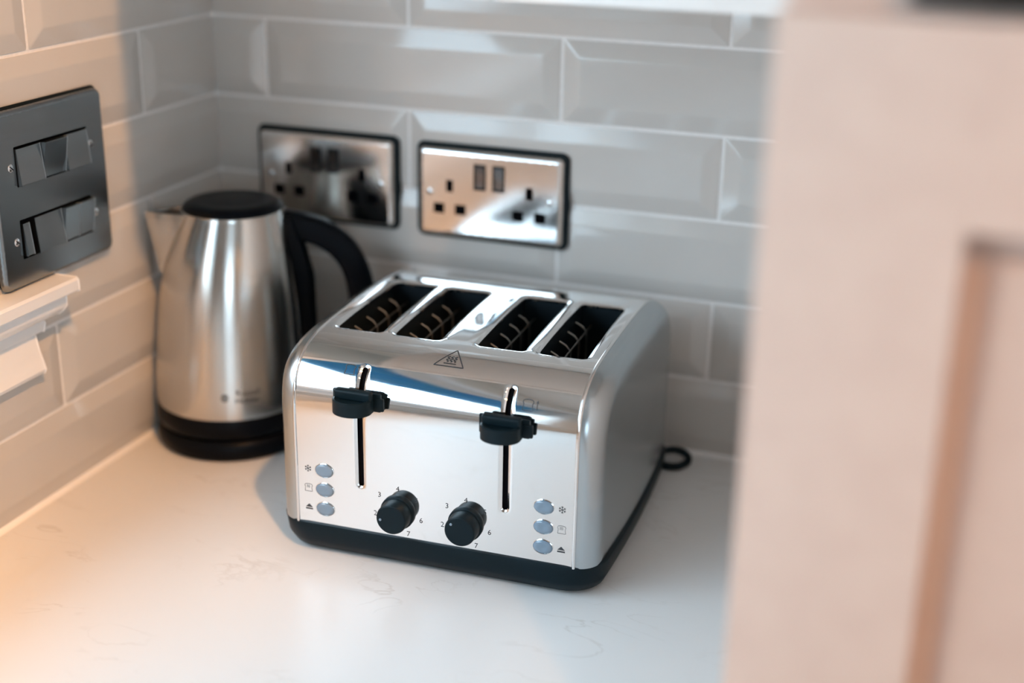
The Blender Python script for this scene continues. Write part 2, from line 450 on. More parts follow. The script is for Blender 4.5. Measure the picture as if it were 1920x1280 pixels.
# silicone beads in the corner and along the counter
def bead(parent, p0, p1, n1, n2, r):
    """quarter-round filling the corner of two faces along p0-p1"""
    p0, p1, n1, n2 = Vector(p0), Vector(p1), Vector(n1), Vector(n2)
    sec = [(0, 0)] + [(r * (1 - sin(a)) + .0, r * (1 - cos(a))) for a in [i * pi / 16 for i in range(9)]]
    A = [p0 + n1 * u + n2 * v for u, v in sec]; B = [p1 + n1 * u + n2 * v for u, v in sec]
    return link('sealant_bead', loft_mesh('sealant_bead', [A, B], M['silicone']), parent)
bead(wall_back, (2.0, -2.0, 0), (2.0, -2.0, 612), (1, 0, 0), (0, -1, 0), 7)
bead(wall_back, (2, -2.0, 0), (649, -2.0, 0), (0, -1, 0), (0, 0, 1), 7)
bead(wall_left, (2.0, -2, 0), (2.0, -1990, 0), (1, 0, 0), (0, 0, 1), 7)

# ------------------------------------------------------------------ window with sill (left wall)
win = tag(empty('window_1', (0, (wy0 + wy1) / 2, wz0)), 'window with a moulded white sill in the tiled side wall', kind='structure')
cy, cz = (wy0 + wy1) / 2, wz0
def wbox(name, lo, hi, m, bevel=1.5):
    o = box(name, (lo[0], lo[1] - cy, lo[2] - cz), (hi[0], hi[1] - cy, hi[2] - cz), m, win, bevel); return o
X0, X1 = -170, -115
for a, b_ in ((wy0 - 55, wy0), (wy1, wy1 + 55), (cy - 28, cy + 28)): wbox('window_stile', (X0, a, wz0), (X1, b_, wz1), M['white'])
wbox('window_rail', (X0 + 4, wy1 + 2, wz0 - 14), (X1 - 4, wy0 - 2, wz0 + 55), M['white']); wbox('window_rail', (X0 + 4, wy1 + 2, wz1 - 55), (X1 - 4, wy0 - 2, wz1 - 1), M['white'])
wbox('pane', (-145, wy1 + 50, wz0 + 50), (-141, cy - 25, wz1 - 50), M['glass'], 0); wbox('pane', (-145, cy + 25, wz0 + 50), (-141, wy0 - 50, wz1 - 50), M['glass'], 0)
wbox('architrave', (0, wy0, wz0 - 14), (16, wy0 + 66, wz1 + 66), M['white'], 4); wbox('architrave', (0, wy1 - 66, wz0 - 14), (16, wy1, wz1 + 66), M['white'], 4)
wbox('architrave', (0, wy1, wz1), (16, wy0, wz1 + 66), M['white'], 4)
SILL_Z, SILL_END = 200.0, -284.0
sy1 = wy1 - 140
def sill_piece(name, prof, y_end):
    me = prism_mesh(name, [(x, z - cz) for x, z in prof], 1, sy1 - cy, y_end - cy, M['white'], 0.9); return link(name, me, win)
o = sill_piece('window_sill', [(0, SILL_Z - 12), (0, SILL_Z), (33, SILL_Z), (35, SILL_Z - 2), (35, SILL_Z - 11), (33, SILL_Z - 12)], SILL_END)
o['label'] = 'moulded white sill end'
box('sill_board', (-125, wy1 - cy, -14), (2, wy0 - cy, SILL_Z - cz), M['white'], win)
sill_piece('sill_moulding', [(0, SILL_Z - 31), (0, SILL_Z - 12), (28, SILL_Z - 12), (28, SILL_Z - 22), (24, SILL_Z - 27), (19, SILL_Z - 31)], SILL_END - 9)
sill_piece('sill_moulding', [(0, SILL_Z - 43), (0, SILL_Z - 31), (13, SILL_Z - 31), (15, SILL_Z - 36), (13, SILL_Z - 43)], SILL_END - 23)
sill_piece('apron', [(0, SILL_Z - 78), (0, SILL_Z - 43), (9, SILL_Z - 43), (12, SILL_Z - 58), (17, SILL_Z - 74), (15, SILL_Z - 78)], SILL_END - 30)

# blue roman blind drawn half down
bl = tag(empty('roman_blind', (-60, cy, wz1)), 'blue fabric blind drawn half down in the side window', 'blind')
prof = []
BL = 385
for i in range(41):
    t = i / 40; prof.append((6 * sin(t * 4 * 2 * pi) * (0.3 + t), -BL * t))
V = []; F = []
for x, z in prof:
    V += [(x, (wy1 - wy0) / 2 + 6, z), (x, -(wy1 - wy0) / 2 - 6, z)]
n = len(V)
V += [(v[0] - 2.5, v[1], v[2]) for v in V]
for i in range(40):
    F += [(2 * i, 2 * i + 1, 2 * i + 3, 2 * i + 2), (n + 2 * i, n + 2 * i + 2, n + 2 * i + 3, n + 2 * i + 1)]
link('blind_fabric', mesh_from('blind_fabric', V, F, M['blind'], True), bl)
box('head_rail', (-14, (wy1 - wy0) / 2 + 6, -28), (10, -(wy1 - wy0) / 2 - 6, 0), M['white'], bl, 2)

# ------------------------------------------------------------------ worktop, cabinets
wt = link('worktop', prism_mesh('worktop', [(0, 0), (650, 0), (650, -620), (620, -620), (620, -2600), (0, -2600)], 2, -30, 0, M['quartz'], 1.5))
tag(wt, 'white marbled quartz worktop running into the tiled corner', 'worktop')

def shaker_door(parent, x0, x1, z0, z1, y, stile=87, material='cream', knob=None, axis=1):
    """door facing -y with a recessed panel inside a frame of four boards"""
    d = empty('door', (x0, y, z0), (0, 0, 0), parent); wd, ht = x1 - x0, z1 - z0; m = M[material]
    for nm, lo, hi in (('stile', (0, -22, 0), (stile, 0, ht)), ('stile', (wd - stile, -22, 0), (wd, 0, ht)),
                       ('rail', (stile, -22, 0), (wd - stile, 0, stile)), ('rail', (stile, -22, ht - stile), (wd - stile, 0, ht))):
        box(nm, lo, hi, m, d, 0.5)
    # stepped moulding and sunk panel
    a, b2, c, e = stile, wd - stile, stile, ht - stile
    V, F = [], []
    for k, y_ in ((0, -21), (0.5, -5), (11, -4), (17, -10)):
        V += [(a + k, y_, c + k), (b2 - k, y_, c + k), (b2 - k, y_, e - k), (a + k, y_, e - k)]
    for q in (0, 4, 8): F += [(q + i, q + (i + 1) % 4, q + 4 + (i + 1) % 4, q + 4 + i) for i in range(4)]
    F.append((12, 13, 14, 15))
    link('panel', mesh_from('panel', V, F, m), d)
    return d

# tall oven housing whose painted shaker door fills the right of the view
TX0, TX1, TY = 650, 1250, -578
tall = tag(empty('oven_housing', (TX0, 0, FLOOR)), 'tall cream painted cabinet with recessed panel doors beside the worktop', 'cabinet')
def tb(name, lo, hi, m=M['cream'], bevel=1.0):
    return box(name, (lo[0] - TX0, lo[1], lo[2] - FLOOR), (hi[0] - TX0, hi[1], hi[2] - FLOOR), m, tall, bevel)
tb('side_panel', (TX0, TY, FLOOR), (TX0 + 19, -1, 1250)); tb('side_panel', (TX1 - 19, TY, FLOOR), (TX1, -1, 1250))
tb('shelf', (TX0 + 19, TY, 470), (TX1 - 19, -1, 489)); tb('shelf', (TX0 + 19, TY, 1100), (TX1 - 19, -1, 1119)); tb('top_panel', (TX0, TY, 1250), (TX1, -1, 1269))
tb('plinth', (TX0 + 19, TY + 50, FLOOR), (TX1 - 19, TY + 70, FLOOR + 150))
tb('back_panel', (TX0 + 19, -12, FLOOR), (TX1 - 19, -2, 1250))
tb('face_stile', (TX0 + 19, TY - 0.0, 489), (TX0 + 52, TY + 19, 1100)); tb('face_stile', (TX1 - 52, TY, 489), (TX1 - 19, TY + 19, 1100))
d = shaker_door(tall, 0, 600, -150 - FLOOR, 486 - FLOOR, TY); d2 = shaker_door(tall, 0, 600, 150, -154 - FLOOR, TY)
d3 = shaker_door(tall, 0, 600, 1122 - FLOOR, 1266 - FLOOR, TY, 40)
link('knob', lathe_mesh('knob', [(5, 0), (5, 12), (13, 18), (14, 24), (9, 29), (2, 30)], M['satin'], 24, axis='y'), d, (556, -22, 420))
link('knob', lathe_mesh('knob', [(5, 0), (5, 12), (13, 18), (14, 24), (9, 29), (2, 30)], M['satin'], 24, axis='y'), d2, (556, -22, 480))
oven = tag(empty('built_in_oven', (TX0 + 300, TY, 489)), 'black glass fronted oven built into the tall cream cabinet', 'oven')
box('oven_body', (-247, 22, 1), (247, 520, 590), M['liner'], oven, 1); box('oven_door', (-247, -18, 3), (247, 2, 470), M['ovenglass'], oven, 3)
box('control_panel', (-247, -18, 474), (247, 2, 590), M['ovenglass'], oven, 3)
link('handle', tube_mesh('handle', [(-190, -18, 440), (-190, -52, 440), (190, -52, 440), (190, -18, 440)], 7, M['satin'], 12), oven)
box('oven_collar', (-247, 2, 3), (247, 22, 590), M['liner'], oven)

# white wall cupboard above the sockets; only its lower edge shows
WC0, WC1 = 200, 640
wc = tag(empty('wall_cupboard', (WC0, 0, 452)), 'white wall cupboard hanging above the double sockets', 'cupboard')
ww = WC1 - WC0
box('side_panel', (0, -310, 4), (18, -8, 720), M['cabwhite'], wc, 1); box('side_panel', (ww - 18, -310, 4), (ww, -8, 720), M['cabwhite'], wc, 1)
box('bottom_panel', (18, -310, 4), (ww - 18, -8, 22), M['cabwhite'], wc, 1); box('top_panel', (18, -310, 702), (ww - 18, -8, 720), M['cabwhite'], wc, 1)
box('back_panel', (18, -14, 22), (ww - 18, -8, 702), M['cabwhite'], wc)
for a, b2 in ((0, ww / 2 - 1.5), (ww / 2 + 1.5, ww)): shaker_door(wc, a, b2, 0, 720, -310, 70, 'cabwhite')

# base units that carry the worktop (below the picture)
def base_unit(name, label, x0, x1, y0, y1, facing):
    b_ = tag(empty(name, ((x0 + x1) / 2, (y0 + y1) / 2, FLOOR)), label, 'cabinet')
    hx, hy = (x1 - x0) / 2, (y1 - y0) / 2
    box('carcass', (-hx, -hy, 150), (hx, hy, 870), M['cream'], b_, 1)
    box('plinth', (-hx + 3, -hy + 3, 0), (hx - 60 if facing == 'x' else hx - 3, hy - 3, 150), M['cream'], b_)
    if facing == 'y':
        d = shaker_door(b_, -hx + 2, hx - 2, 152, 868, -hy)
    else:
        d = shaker_door(b_, 0, 2 * hy - 4, 152, 868, 0); d.rotation_euler = (0, 0, pi / 2); d.location = Vector((hx, -hy + 2, 152)) * S
    return b_
base_unit('base_cabinet', 'cream base cabinet carrying the worktop beside the tall cabinet', 602, 649, -590, -4, 'y') if False else None
base_unit('base_cabinet', 'cream corner base cabinet under the worktop', 4, 646, -592, -4, 'y')
base_unit('base_cabinet', 'cream base cabinet under the side window', 4, 594, -1290, -640, 'x')
base_unit('base_cabinet', 'cream base cabinet at the far end of the worktop under the window', 4, 594, -2590, -1296, 'x')

# ------------------------------------------------------------------ ceiling downlights
for i, (x, y, wt_, cone, aim) in enumerate(DOWNLIGHTS):
    names = ['tilted towards the tiled corner', 'in front of the tall cabinet', 'in the middle of the room', 'on the far side of the tall cabinet', 'at the far corner of the room', 'over the far end of the worktop']
    dl = tag(empty('downlight', (x * 1000, y * 1000, CEIL * 1000)), 'round recessed ceiling downlight ' + names[i], 'downlight', 'recessed ceiling downlights')
    link('bezel', lathe_mesh('bezel', [(30, -0.5), (44, -0.5), (44, -3), (40, -5), (32, -5), (30, -3), (30, -0.5)], M['white'], 32), dl)
    link('lamp_lens', lathe_mesh('lamp_lens', [(29.5, -0.6), (29.5, -2.0), (20, -2.6), (1, -2.8)], M['lamp'], 32), dl)
    ld = bpy.data.lights.new('downlight_lamp', 'SPOT'); ld.energy = wt_; ld.color = WARM; ld.spot_size = radians(cone); ld.spot_blend = 0.9
    ld.shadow_soft_size = 0.03
    lo = bpy.data.objects.new('downlight_lamp', ld); COL.objects.link(lo); lo.parent = dl; lo.location = (0, 0, -0.035)
    if aim: lo.rotation_euler = (Vector(aim) - Vector((x, y, CEIL - 0.035))).to_track_quat('-Z', 'Y').to_euler()

# ------------------------------------------------------------------ toaster
TO = empty('toaster', (361.5, -176, 0), (0, 0, 0.032))
tag(TO, 'four slot polished steel toaster with black dials and levers on the worktop', 'toaster')
HD, ZB, HW = 131.0, 27.0, 115.0
def bez(p, n):
    out = []
    for i in range(n):
        t = i / n; a = (1 - t) ** 3, 3 * t * (1 - t) ** 2, 3 * t * t * (1 - t), t ** 3
        out.append((sum(c * q[0] for c, q in zip(a, p)), sum(c * q[1] for c, q in zip(a, p))))
    return out
half = [(-HD, ZB + (120 - ZB) * i / 40) for i in range(40)] + bez([(-HD, 120), (-HD, 165), (-HD + 20, 174.6), (-HD + 64, 176.8)], 60)
half += [(-(HD - 64) * (1 - i / 30), 178.4 - 1.6 * (1 - i / 30) ** 2) for i in range(31)]
full = half + [(-v, z) for v, z in half[-2::-1]]
# arc length table
SL = [0.0]
for a, b2 in zip(full, full[1:]): SL.append(SL[-1] + sqrt((a[0] - b2[0]) ** 2 + (a[1] - b2[1]) ** 2))
STOT = SL[-1]
import bisect
_tan = []
for i in range(len(full)):
    a, c = full[max(0, i - 3)], full[min(len(full) - 1, i + 3)]
    d_ = Vector((c[0] - a[0], c[1] - a[1])).normalized(); _tan.append(d_)
def prof(s):
    s = min(max(s, 0.0), STOT); i = min(max(bisect.bisect_right(SL, s) - 1, 0), len(SL) - 2)
    t = (s - SL[i]) / (SL[i + 1] - SL[i])
    p = Vector(full[i]).lerp(Vector(full[i + 1]), t); tg = _tan[i].lerp(_tan[i + 1], t).normalized()
    return p, Vector((-tg.y, tg.x))          # point (v, z), outward normal
def s_at_z(z):   # front side
    for i in range(len(full)):
        if full[i][1] >= z: return SL[i]
def s_at_v(v):
    for i in range(len(full)):
        if full[i][0] >= v and full[i][1] > 170: return SL[i]
SM = STOT / 2
sv = lambda v: SM + v
BREAD = [(-85.8, 19.3), (-35.3, 19.8), (35.3, 19.8), (85.8, 19.3)]
HOLES = []
for cx, hx in BREAD: HOLES.append(('bread', (cx, sv(-8), hx, 63.0, 4.5)))
S_LT = s_at_z(163.0)
for cx in (-60, 60): HOLES.append(('lever', (cx, (40 + S_LT) / 2, 2.3, (S_LT - 40) / 2, 2.25)))
BUTZ = (75.5, 58.5, 41.5)
LIP = {'bread': (4.5, 1.6), 'lever': (3.0, 1.1)}
def shell_surf(x, s):
    p, n = prof(s); h = 0.0
    for k, hh in HOLES:
        d = sd_rrect(x, s, *hh); wd, dp = LIP[k]
        if d < wd: h -= dp * (1 - max(d, 0) / wd) ** 2
    p = p + n * h
    return (x, p.x, p.y)
xs = [-HW + 2 * HW * i / 40 for i in range(41)]
ys = [STOT * i / 150 for i in range(151)]
outer = [(x, 0.0) for x in xs[:-1]] + [(HW, y) for y in ys[:-1]] + [(x, STOT) for x in xs[:0:-1]] + [(-HW, y) for y in ys[:0:-1]]
shell = link('steel_shell', sheet_mesh('steel_shell', outer, [h for k, h in HOLES], shell_surf, xs[1:-1], ys[1:-1], M['chrome'], rim=2.5), TO)
shell['label'] = 'mirror polished steel front and top'

# dark strips behind the lever slots
for cx in (-60, 60):
    rings = []
    for i in range(41):
        s = 36 + (S_LT + 4 - 36) * i / 40; p, n = prof(s); q = p - n * 3.2; q2 = p - n * 5
        rings.append([(cx - 6, q.x, q.y), (cx + 6, q.x, q.y), (cx + 6, q2.x, q2.y), (cx - 6, q2.x, q2.y)])
    link('slot_backing', loft_mesh('slot_backing', rings, M['socketblack']), TO)

# bread slots: dark liner and wire guides
for cx, hx in BREAD:
    v0, v1 = -71.5, 55.5; zt, zb = 174.5, 62
    V = [(cx - hx - .6, v0, zt), (cx + hx + .6, v0, zt), (cx + hx + .6, v1, zt), (cx - hx - .6, v1, zt)]
    V += [(a, b2, zb) for a, b2, c in V]
    link('slot_liner', mesh_from('slot_liner', V, [(0, 4, 5, 1), (1, 5, 6, 2), (2, 6, 7, 3), (3, 7, 4, 0), (4, 7, 6, 5)], M['liner']), TO)
    for sgn in (-1, 1):
        g = link('guide_wire', tube_mesh('guide_wire', [(cx + sgn * (hx - 9.5), v0 + 2, 158), (cx + sgn * (hx - 9.5), v1 - 2, 158)], 0.75, M['wire'], 6), TO)
        for k in range(5):
            vv = -62 + 25 * k; xx = cx + sgn * (hx - 9.5)
            link('guide_hook', tube_mesh('guide_hook', [(xx, vv, 90), (xx, vv, 157.5), (xx + sgn * 4, vv, 162), (cx + sgn * (hx + .2), vv, 165)], 0.75, M['wire'], 6), g)

# bright trim beside the shell and the brushed side caps
def offs(inset, x):
    out = []
    for i in range(97):
        s = STOT * i / 96; p, n = prof(s); q = p - n * inset
        out.append((x, q.x, max(q.y, ZB - 2)))
    return out
for sg in (-1, 1):
    rings = [offs(i_, sg * x_) for x_, i_ in ((HW - .4, 1.0), (HW - .2, -0.3), (HW + .6, -1.1), (HW + 1.6, -1.1), (HW + 2.4, -0.3), (HW + 2.6, 1.0))]
    link('edge_trim', loft_mesh('edge_trim', rings, M['chrome'], False, False, closed=False, angle=80), TO)
    rings = []
    for k in range(13):
        t = k / 12 * pi / 2
        rings.append(offs(0.6 + 21 * (1 - cos(t)), sg * (HW + 2.2 + 17.5 * sin(t))))
    # bulged end face: shrink the outline towards a spine point
    last = rings[-1]; cxx = sg * (HW + 19.7)
    for k in range(1, 9):
        f_ = 1 - k / 8.0
        rings.append([(cxx + sg * 3.8 * (1 - f_ * f_), p[1] * f_, ZB - 2 + (p[2] - (ZB - 2)) * f_ if k < 8 else ZB - 2 + 0.001 * i) for i, p in enumerate(last)])
    me = loft_mesh('side_cap', rings, M['cap'], False, False, closed=False, angle=75)
    o = link('side_cap', me, TO); o['label'] = 'brushed steel side'

# black plastic base with rounded corners
def footprint(hx, hv, r, bulge, z):
    out = []
    P = rrect(0, 0, hx, hv, r, 8)
    dense = []
    for a, b2 in zip(P, P[1:] + P[:1]):
        n_ = max(1, int(sqrt((a[0] - b2[0]) ** 2 + (a[1] - b2[1]) ** 2) / 8))
        dense += [(a[0] + (b2[0] - a[0]) * i / n_, a[1] + (b2[1] - a[1]) * i / n_) for i in range(n_)]
    for x, v in dense:
        out.append((x * (1 + bulge / hx * (1 - (v / hv) ** 2)), v, z))
    return out
rings = [footprint(128, 122, 24, 5, 2.5), footprint(131, 127, 26, 5, 4), footprint(134.5, 131.5, 28, 5, 12), footprint(136, 133.5, 28, 5, 26.0), footprint(135.2, 132.8, 27, 5, 27.6), footprint(131, 129, 25, 5, 28.0)]
o = link('plastic_base', loft_mesh('plastic_base', rings, M['black'], angle=60), TO)
for x in (-105, 105):
    for v in (-98, 98):
        link('foot', lathe_mesh('foot', [(9, 0), (10, 1), (10, 4)], M['rubber'], 20), TO, (x, v, 0))
# wall of the base that meets the steel
# levers
def lever(x, zc):
    lv = empty('lever', (x, -HD, zc), (0, 0, 0), TO)
    box('lever_plate', (-20, -4.6, -7.5), (20, -1.2, 7.5), M['black'], lv, 1.0)
    box('lever_plate', (13, -5.4, -6.5), (22.5, -2.0, 4.0), M['black'], lv, 1.0)
    # D-shaped thumb tab with a shallow round dish
    P = [(-15.5, -7.5), (15.5, -7.5), (15.5, -12)]
    for i in range(17):
        a = i / 16 * pi; P.append((15.5 * cos(a), -13 - 12.5 * sin(a)))
    P.append((-15.5, -12))
    bm = bmesh.new()
    A = [bm.verts.new((p[0], p[1], -6)) for p in P]; B = [bm.verts.new((p[0], p[1], 4.5)) for p in P]
    n_ = len(P); bm.faces.new(A)
    for i in range(n_): bm.faces.new((A[i], A[(i + 1) % n_], B[(i + 1) % n_], B[i]))
    C_ = [bm.verts.new((p[0] * .88, -7.5 + (p[1] + 7.5) * .90 - .7, 5.3)) for p in P]
    for i in range(n_): bm.faces.new((B[i], B[(i + 1) % n_], C_[(i + 1) % n_], C_[i]))
    D_ = [bm.verts.new((p[0] * .58, -15 + (p[1] + 16) * .50, 3.0)) for p in P]
    for i in range(n_): bm.faces.new((C_[i], C_[(i + 1) % n_], D_[(i + 1) % n_], D_[i]))
    bm.faces.new(D_)
    link('thumb_tab', bm_mesh('thumb_tab', bm, M['black'], True, 35, True), lv)
    box('thumb_ridge', (-15.5, -13.5, 2.5), (15.5, -6.0, 11), M['black'], lv, 2.2, 3)
    box('lever_neck', (-1.9, -8.5, -6), (1.9, 1.5, 6), M['black'], lv, .4)
lever(-60, 142.5); lever(60, 139.0)
# dials
for x, ang in ((-28.5, -95), (28.5, -50)):
    dl = empty('dial', (x, -HD, 50), (0, 0, 0), TO)
    link('dial_skirt', lathe_mesh('dial_skirt', [(14.3, -.3), (14.3, 2.0), (13.6, 3.0), (12.0, 3.2)], M['black'], 48, axis='y'), dl)
    link('dial_cap', lathe_mesh('dial_cap', [(12.6, 2.5), (12.9, 4), (12.6, 13.5), (12.2, 14.6), (11.4, 15.2), (.5, 15.3)], M['black'], 48, axis='y', angle=30), dl)
    a = radians(ang)
    link('dial_pointer', lathe_mesh('dial_pointer', [(1.1, 15.2), (1.1, 15.7), (.6, 16.0), (.1, 16.05)], M['button'], 12, axis='y'), dl, (8.8 * sin(a), 0, 8.8 * cos(a)))
# push buttons
for sx in (-1, 1):
    for z in BUTZ:
        pb = empty('push_button', (sx * 91.5, -HD, z), (0, 0, 0), TO)
        rings = []
        for hx, hz, d_ in ((8.4, 6.3, -.4), (8.4, 6.3, .35), (8.0, 5.9, .55), (7.7, 5.6, .3)):
            rings.append([(hx * cos(2 * pi * k / 32), -d_, hz * sin(2 * pi * k / 32)) for k in range(32)])
        link('button_ring', loft_mesh('button_ring', rings, M['chrome'], cap1=False), pb)
        rings = []
        for f_, d_ in ((1, .1), (1, .7), (.9, 1.35), (.7, 1.75), (.5, 1.75), (.3, 1.55), (.02, 1.5)):
            rings.append([(7.7 * f_ * cos(2 * pi * k / 32), -d_, 5.6 * f_ * sin(2 * pi * k / 32)) for k in range(32)])
        link('button_lens', loft_mesh('button_lens', rings, M['button'], angle=80), pb)

# printed marks lie on the steel
def on_shell(x, s, lift=0.12):
    p, n = prof(s); q = p + n * lift; return (x, q.x, q.y)
def stroke_mesh(name, lines, wd, x0, s0, material=None):
    V, F = [], []
    for ln in lines:
        L2 = []
        for a, b2 in zip(ln, ln[1:]):
            n_ = max(1, int(sqrt((a[0] - b2[0]) ** 2 + (a[1] - b2[1]) ** 2) / 1.0))
            L2 += [(a[0] + (b2[0] - a[0]) * i / n_, a[1] + (b2[1] - a[1]) * i / n_) for i in range(n_)]
        L2.append(ln[-1]); i0 = len(V)
        for i, p in enumerate(L2):
            a, c = L2[max(0, i - 1)], L2[min(len(L2) - 1, i + 1)]
            dx, dy = c[0] - a[0], c[1] - a[1]; l_ = sqrt(dx * dx + dy * dy) or 1
            nx, ny = -dy / l_ * wd / 2, dx / l_ * wd / 2
            V += [on_shell(x0 + p[0] + nx, s0 + p[1] + ny), on_shell(x0 + p[0] - nx, s0 + p[1] - ny)]
        F += [(i0 + 2 * i, i0 + 2 * i + 1, i0 + 2 * i + 3, i0 + 2 * i + 2) for i in range(len(L2) - 1)]
    return mesh_from(name, V, F, material or M['print'])
def fill_mesh(name, polys, x0, s0):
    V, F = [], []
    for P in polys:
        F.append(tuple(range(len(V), len(V) + len(P)))); V += [on_shell(x0 + a, s0 + b2) for a, b2 in P]
    return mesh_from(name, V, F, M['print'])
def text_mesh(txt, size):
    cu = bpy.data.curves.new('txt', 'FONT'); cu.body = txt; cu.size = size; cu.align_x = 'CENTER'; cu.align_y = 'CENTER'; cu.resolution_u = 3
    ob = bpy.data.objects.new('txt', cu); COL.objects.link(ob)
    bpy.context.view_layer.update()
    me = bpy.data.meshes.new_from_object(ob.evaluated_get(bpy.context.evaluated_depsgraph_get()))
    bpy.data.objects.remove(ob); bpy.data.curves.remove(cu)
    return [tuple(v.co) for v in me.vertices], [tuple(p.vertices) for p in me.polygons]
for x in (-28.5, 28.5):
    for k, dgt in enumerate('1234567'):
        a = radians((k - 3) * 51.43)
        TV, TF = text_mesh(dgt, 6.2)
        cx, cs = x + 20 * sin(a), 50 - ZB + 20 * cos(a)
        link('dial_number', mesh_from('dial_number', [on_shell(cx + v[0], cs + v[1]) for v in TV], TF, M['print']), shell)
def flake():
    L_ = []
    for k in range(6):
        a = k * pi / 3 + pi / 6; ux, uy = cos(a), sin(a)
        L_.append([(0, 0), (3.0 * ux, 3.0 * uy)])
        for sg in (-1, 1):
            b2 = a + sg * .75; L_.append([(1.7 * ux, 1.7 * uy), (1.7 * ux + 1.2 * cos(b2), 1.7 * uy + 1.2 * sin(b2))])
    return L_
BREADSHAPE = [(-3.2, -3.2), (3.2, -3.2), (2.7, .6), (3.3, 1.6), (2.9, 2.9), (1.2, 3.4), (-1.2, 3.4), (-2.9, 2.9), (-3.3, 1.6), (-2.7, .6), (-3.2, -3.2)]
for sx in (-1, 1):
    x = sx * 106
    link('snowflake_mark', stroke_mesh('snowflake_mark', flake(), .42, x, BUTZ[0] - ZB), shell)
    lines = [BREADSHAPE] + [[(q - .4, -.2), (q, .7), (q - .3, 1.6), (q, 2.6)] for q in (-1, 0, 1)]
    link('reheat_mark', stroke_mesh('reheat_mark', lines, .36, x, BUTZ[1] - ZB, M['greyprint']), shell)
    link('eject_mark', fill_mesh('eject_mark', [[(-3.1, -.4), (3.1, -.4), (0, 2.6)], [(-3.1, -2.4), (3.1, -2.4), (3.1, -1.2), (-3.1, -1.2)]], x, BUTZ[2] - ZB), shell)
for x in (-72.0, 75):
    s0 = s_at_z(160.5) if x < 0 else s_at_z(153.5)
    bs = [(p[0] * 1.28, p[1] * 1.28) for p in BREADSHAPE]
    link('toast_mark', stroke_mesh('toast_mark', [bs, [(7.2, -3), (7.2, 3)]], .65, x, s0), shell)
    link('arrow_mark', fill_mesh('arrow_mark', [[(6.1, 2.2), (8.3, 2.2), (7.2, 4.4)]], x, s0), shell)
# hot surface triangle on the top edge
s0 = s_at_v(-100)
def wav(q): return [(q + 1.1 * sin(t * 1.9), -4 + t) for t in [i * .6 for i in range(13)]]
tri = [(-12, -9), (12, -9), (0, 12.5), (-12, -9), (-11, -9)]
link('hot_surface_mark', stroke_mesh('hot_surface_mark', [tri, [(-5, -5.8), (5, -5.8)]] + [[(x, y) for x, y in wav(q)] for q in (-3, 0, 3)], .95, 5.0, s0), shell)

# power cord loops out behind the toaster
cord = [(118, 118, 14), (128, 130, 14), (140, 142, 12), (150, 146, 7), (153, 136, 4.5), (146, 124, 4.0), (134, 122, 4.0), (118, 128, 4.0), (60, 140, 4.0)]
o = link('power_cord', tube_mesh('power_cord', catmull(cord, 8), 3.6, M['black'], 10), TO)

# ------------------------------------------------------------------ kettle and its power base
KX, KY = 79, -124
HANG = math.atan2(.536, .844)
kb = tag(link('kettle_power_base', lathe_mesh('kettle_power_base', [(66, 0), (71, 1), (73.5, 4), (74, 12), (72.5, 18), (69, 20.5), (20, 21)], M['blackgloss'], 64), None, (KX, KY, 0)),
         'round black plastic power base beneath the steel kettle', 'kettle base')
KE = tag(empty('kettle', (KX, KY, 21.5), (0, 0, HANG)), 'brushed steel jug kettle with black lid and handle in the tiled corner', 'kettle')
Z0 = 21.5
kp = [(42, 72, 0), (50, 72.2, 0), (70, 71.4, .3), (100, 69.2, 1), (130, 67, 2), (157, 63.8, 3), (180, 59.5, 4.5), (200, 54.5, 6.5), (215, 50, 8), (223, 47.5, 8.8), (226, 46.8, 9), (227, 45.5, 9)]
kps = catmull([(a, b2, c) for a, b2, c in kp], 5)
me = lathe_mesh('kettle_body', [(p[1], p[0] - Z0) for p in kps], M['kettle'], 72, [(p[2], 0) for p in kps], angle=80)
kbod = link('steel_body', me, KE)
link('plastic_skirt', lathe_mesh('plastic_skirt', [(60, 0), (70, .5), (72.4, 3), (73.2, 8), (73.2, 19), (72.6, 20.5), (71.5, 20.8)], M['blackgloss'], 64), KE)
lid = [(46.4, 226.5), (46.2, 228), (44.5, 230.5), (41, 232.5), (36, 233.6), (30, 233.2), (20, 233.6), (8, 234), (.5, 234)]
link('lid', lathe_mesh('lid', [(a, z - Z0) for a, z in lid], M['blackgloss'], 56, [(9, 0)] * len(lid), angle=70), KE)
# spout: a rounded V that grows out of the shoulder
rings = []
for i in range(15):
    t = i / 14; z = 166 + 59 * t
    rb = 66 - 22 * max(0, (z - 150) / 76) ** 1.6; off = 3 + 6 * t
    tip = 60 + 10.5 * t; wd = 2 + 21 * t ** .8; root = rb - off - 10
    ring = []
    for k in range(13):
        q = (k - 6) / 6.0
        ring.append((-(tip - (tip - root) * (abs(q) ** 1.25)), wd * q, z - Z0))
    rings.append(ring)
link('spout', loft_mesh('spout', rings, M['kettle'], True, False, closed=False, angle=60), KE)
last = rings[-1]
link('spout_mouth', mesh_from('spout_mouth', [(a, b2, c - 4) for a, b2, c in last], [tuple(range(13))], M['liner']), KE)
path = catmull([(38, 0, 213), (66, 0, 207), (92, 0, 197), (112, 0, 179), (123, 0, 155), (127, 0, 125), (124, 0, 95), (114, 0, 70), (96, 0, 54), (68, 0, 44)], 6)
sec = rrect(0, 0, 13, 11.5, 7, 4)
link('handle', tube_mesh('handle', [(p.x, p.y, p.z - Z0) for p in path], 1, M['blackgloss'], section=sec, up=Vector((0, 1, 0))), KE)
rings = []
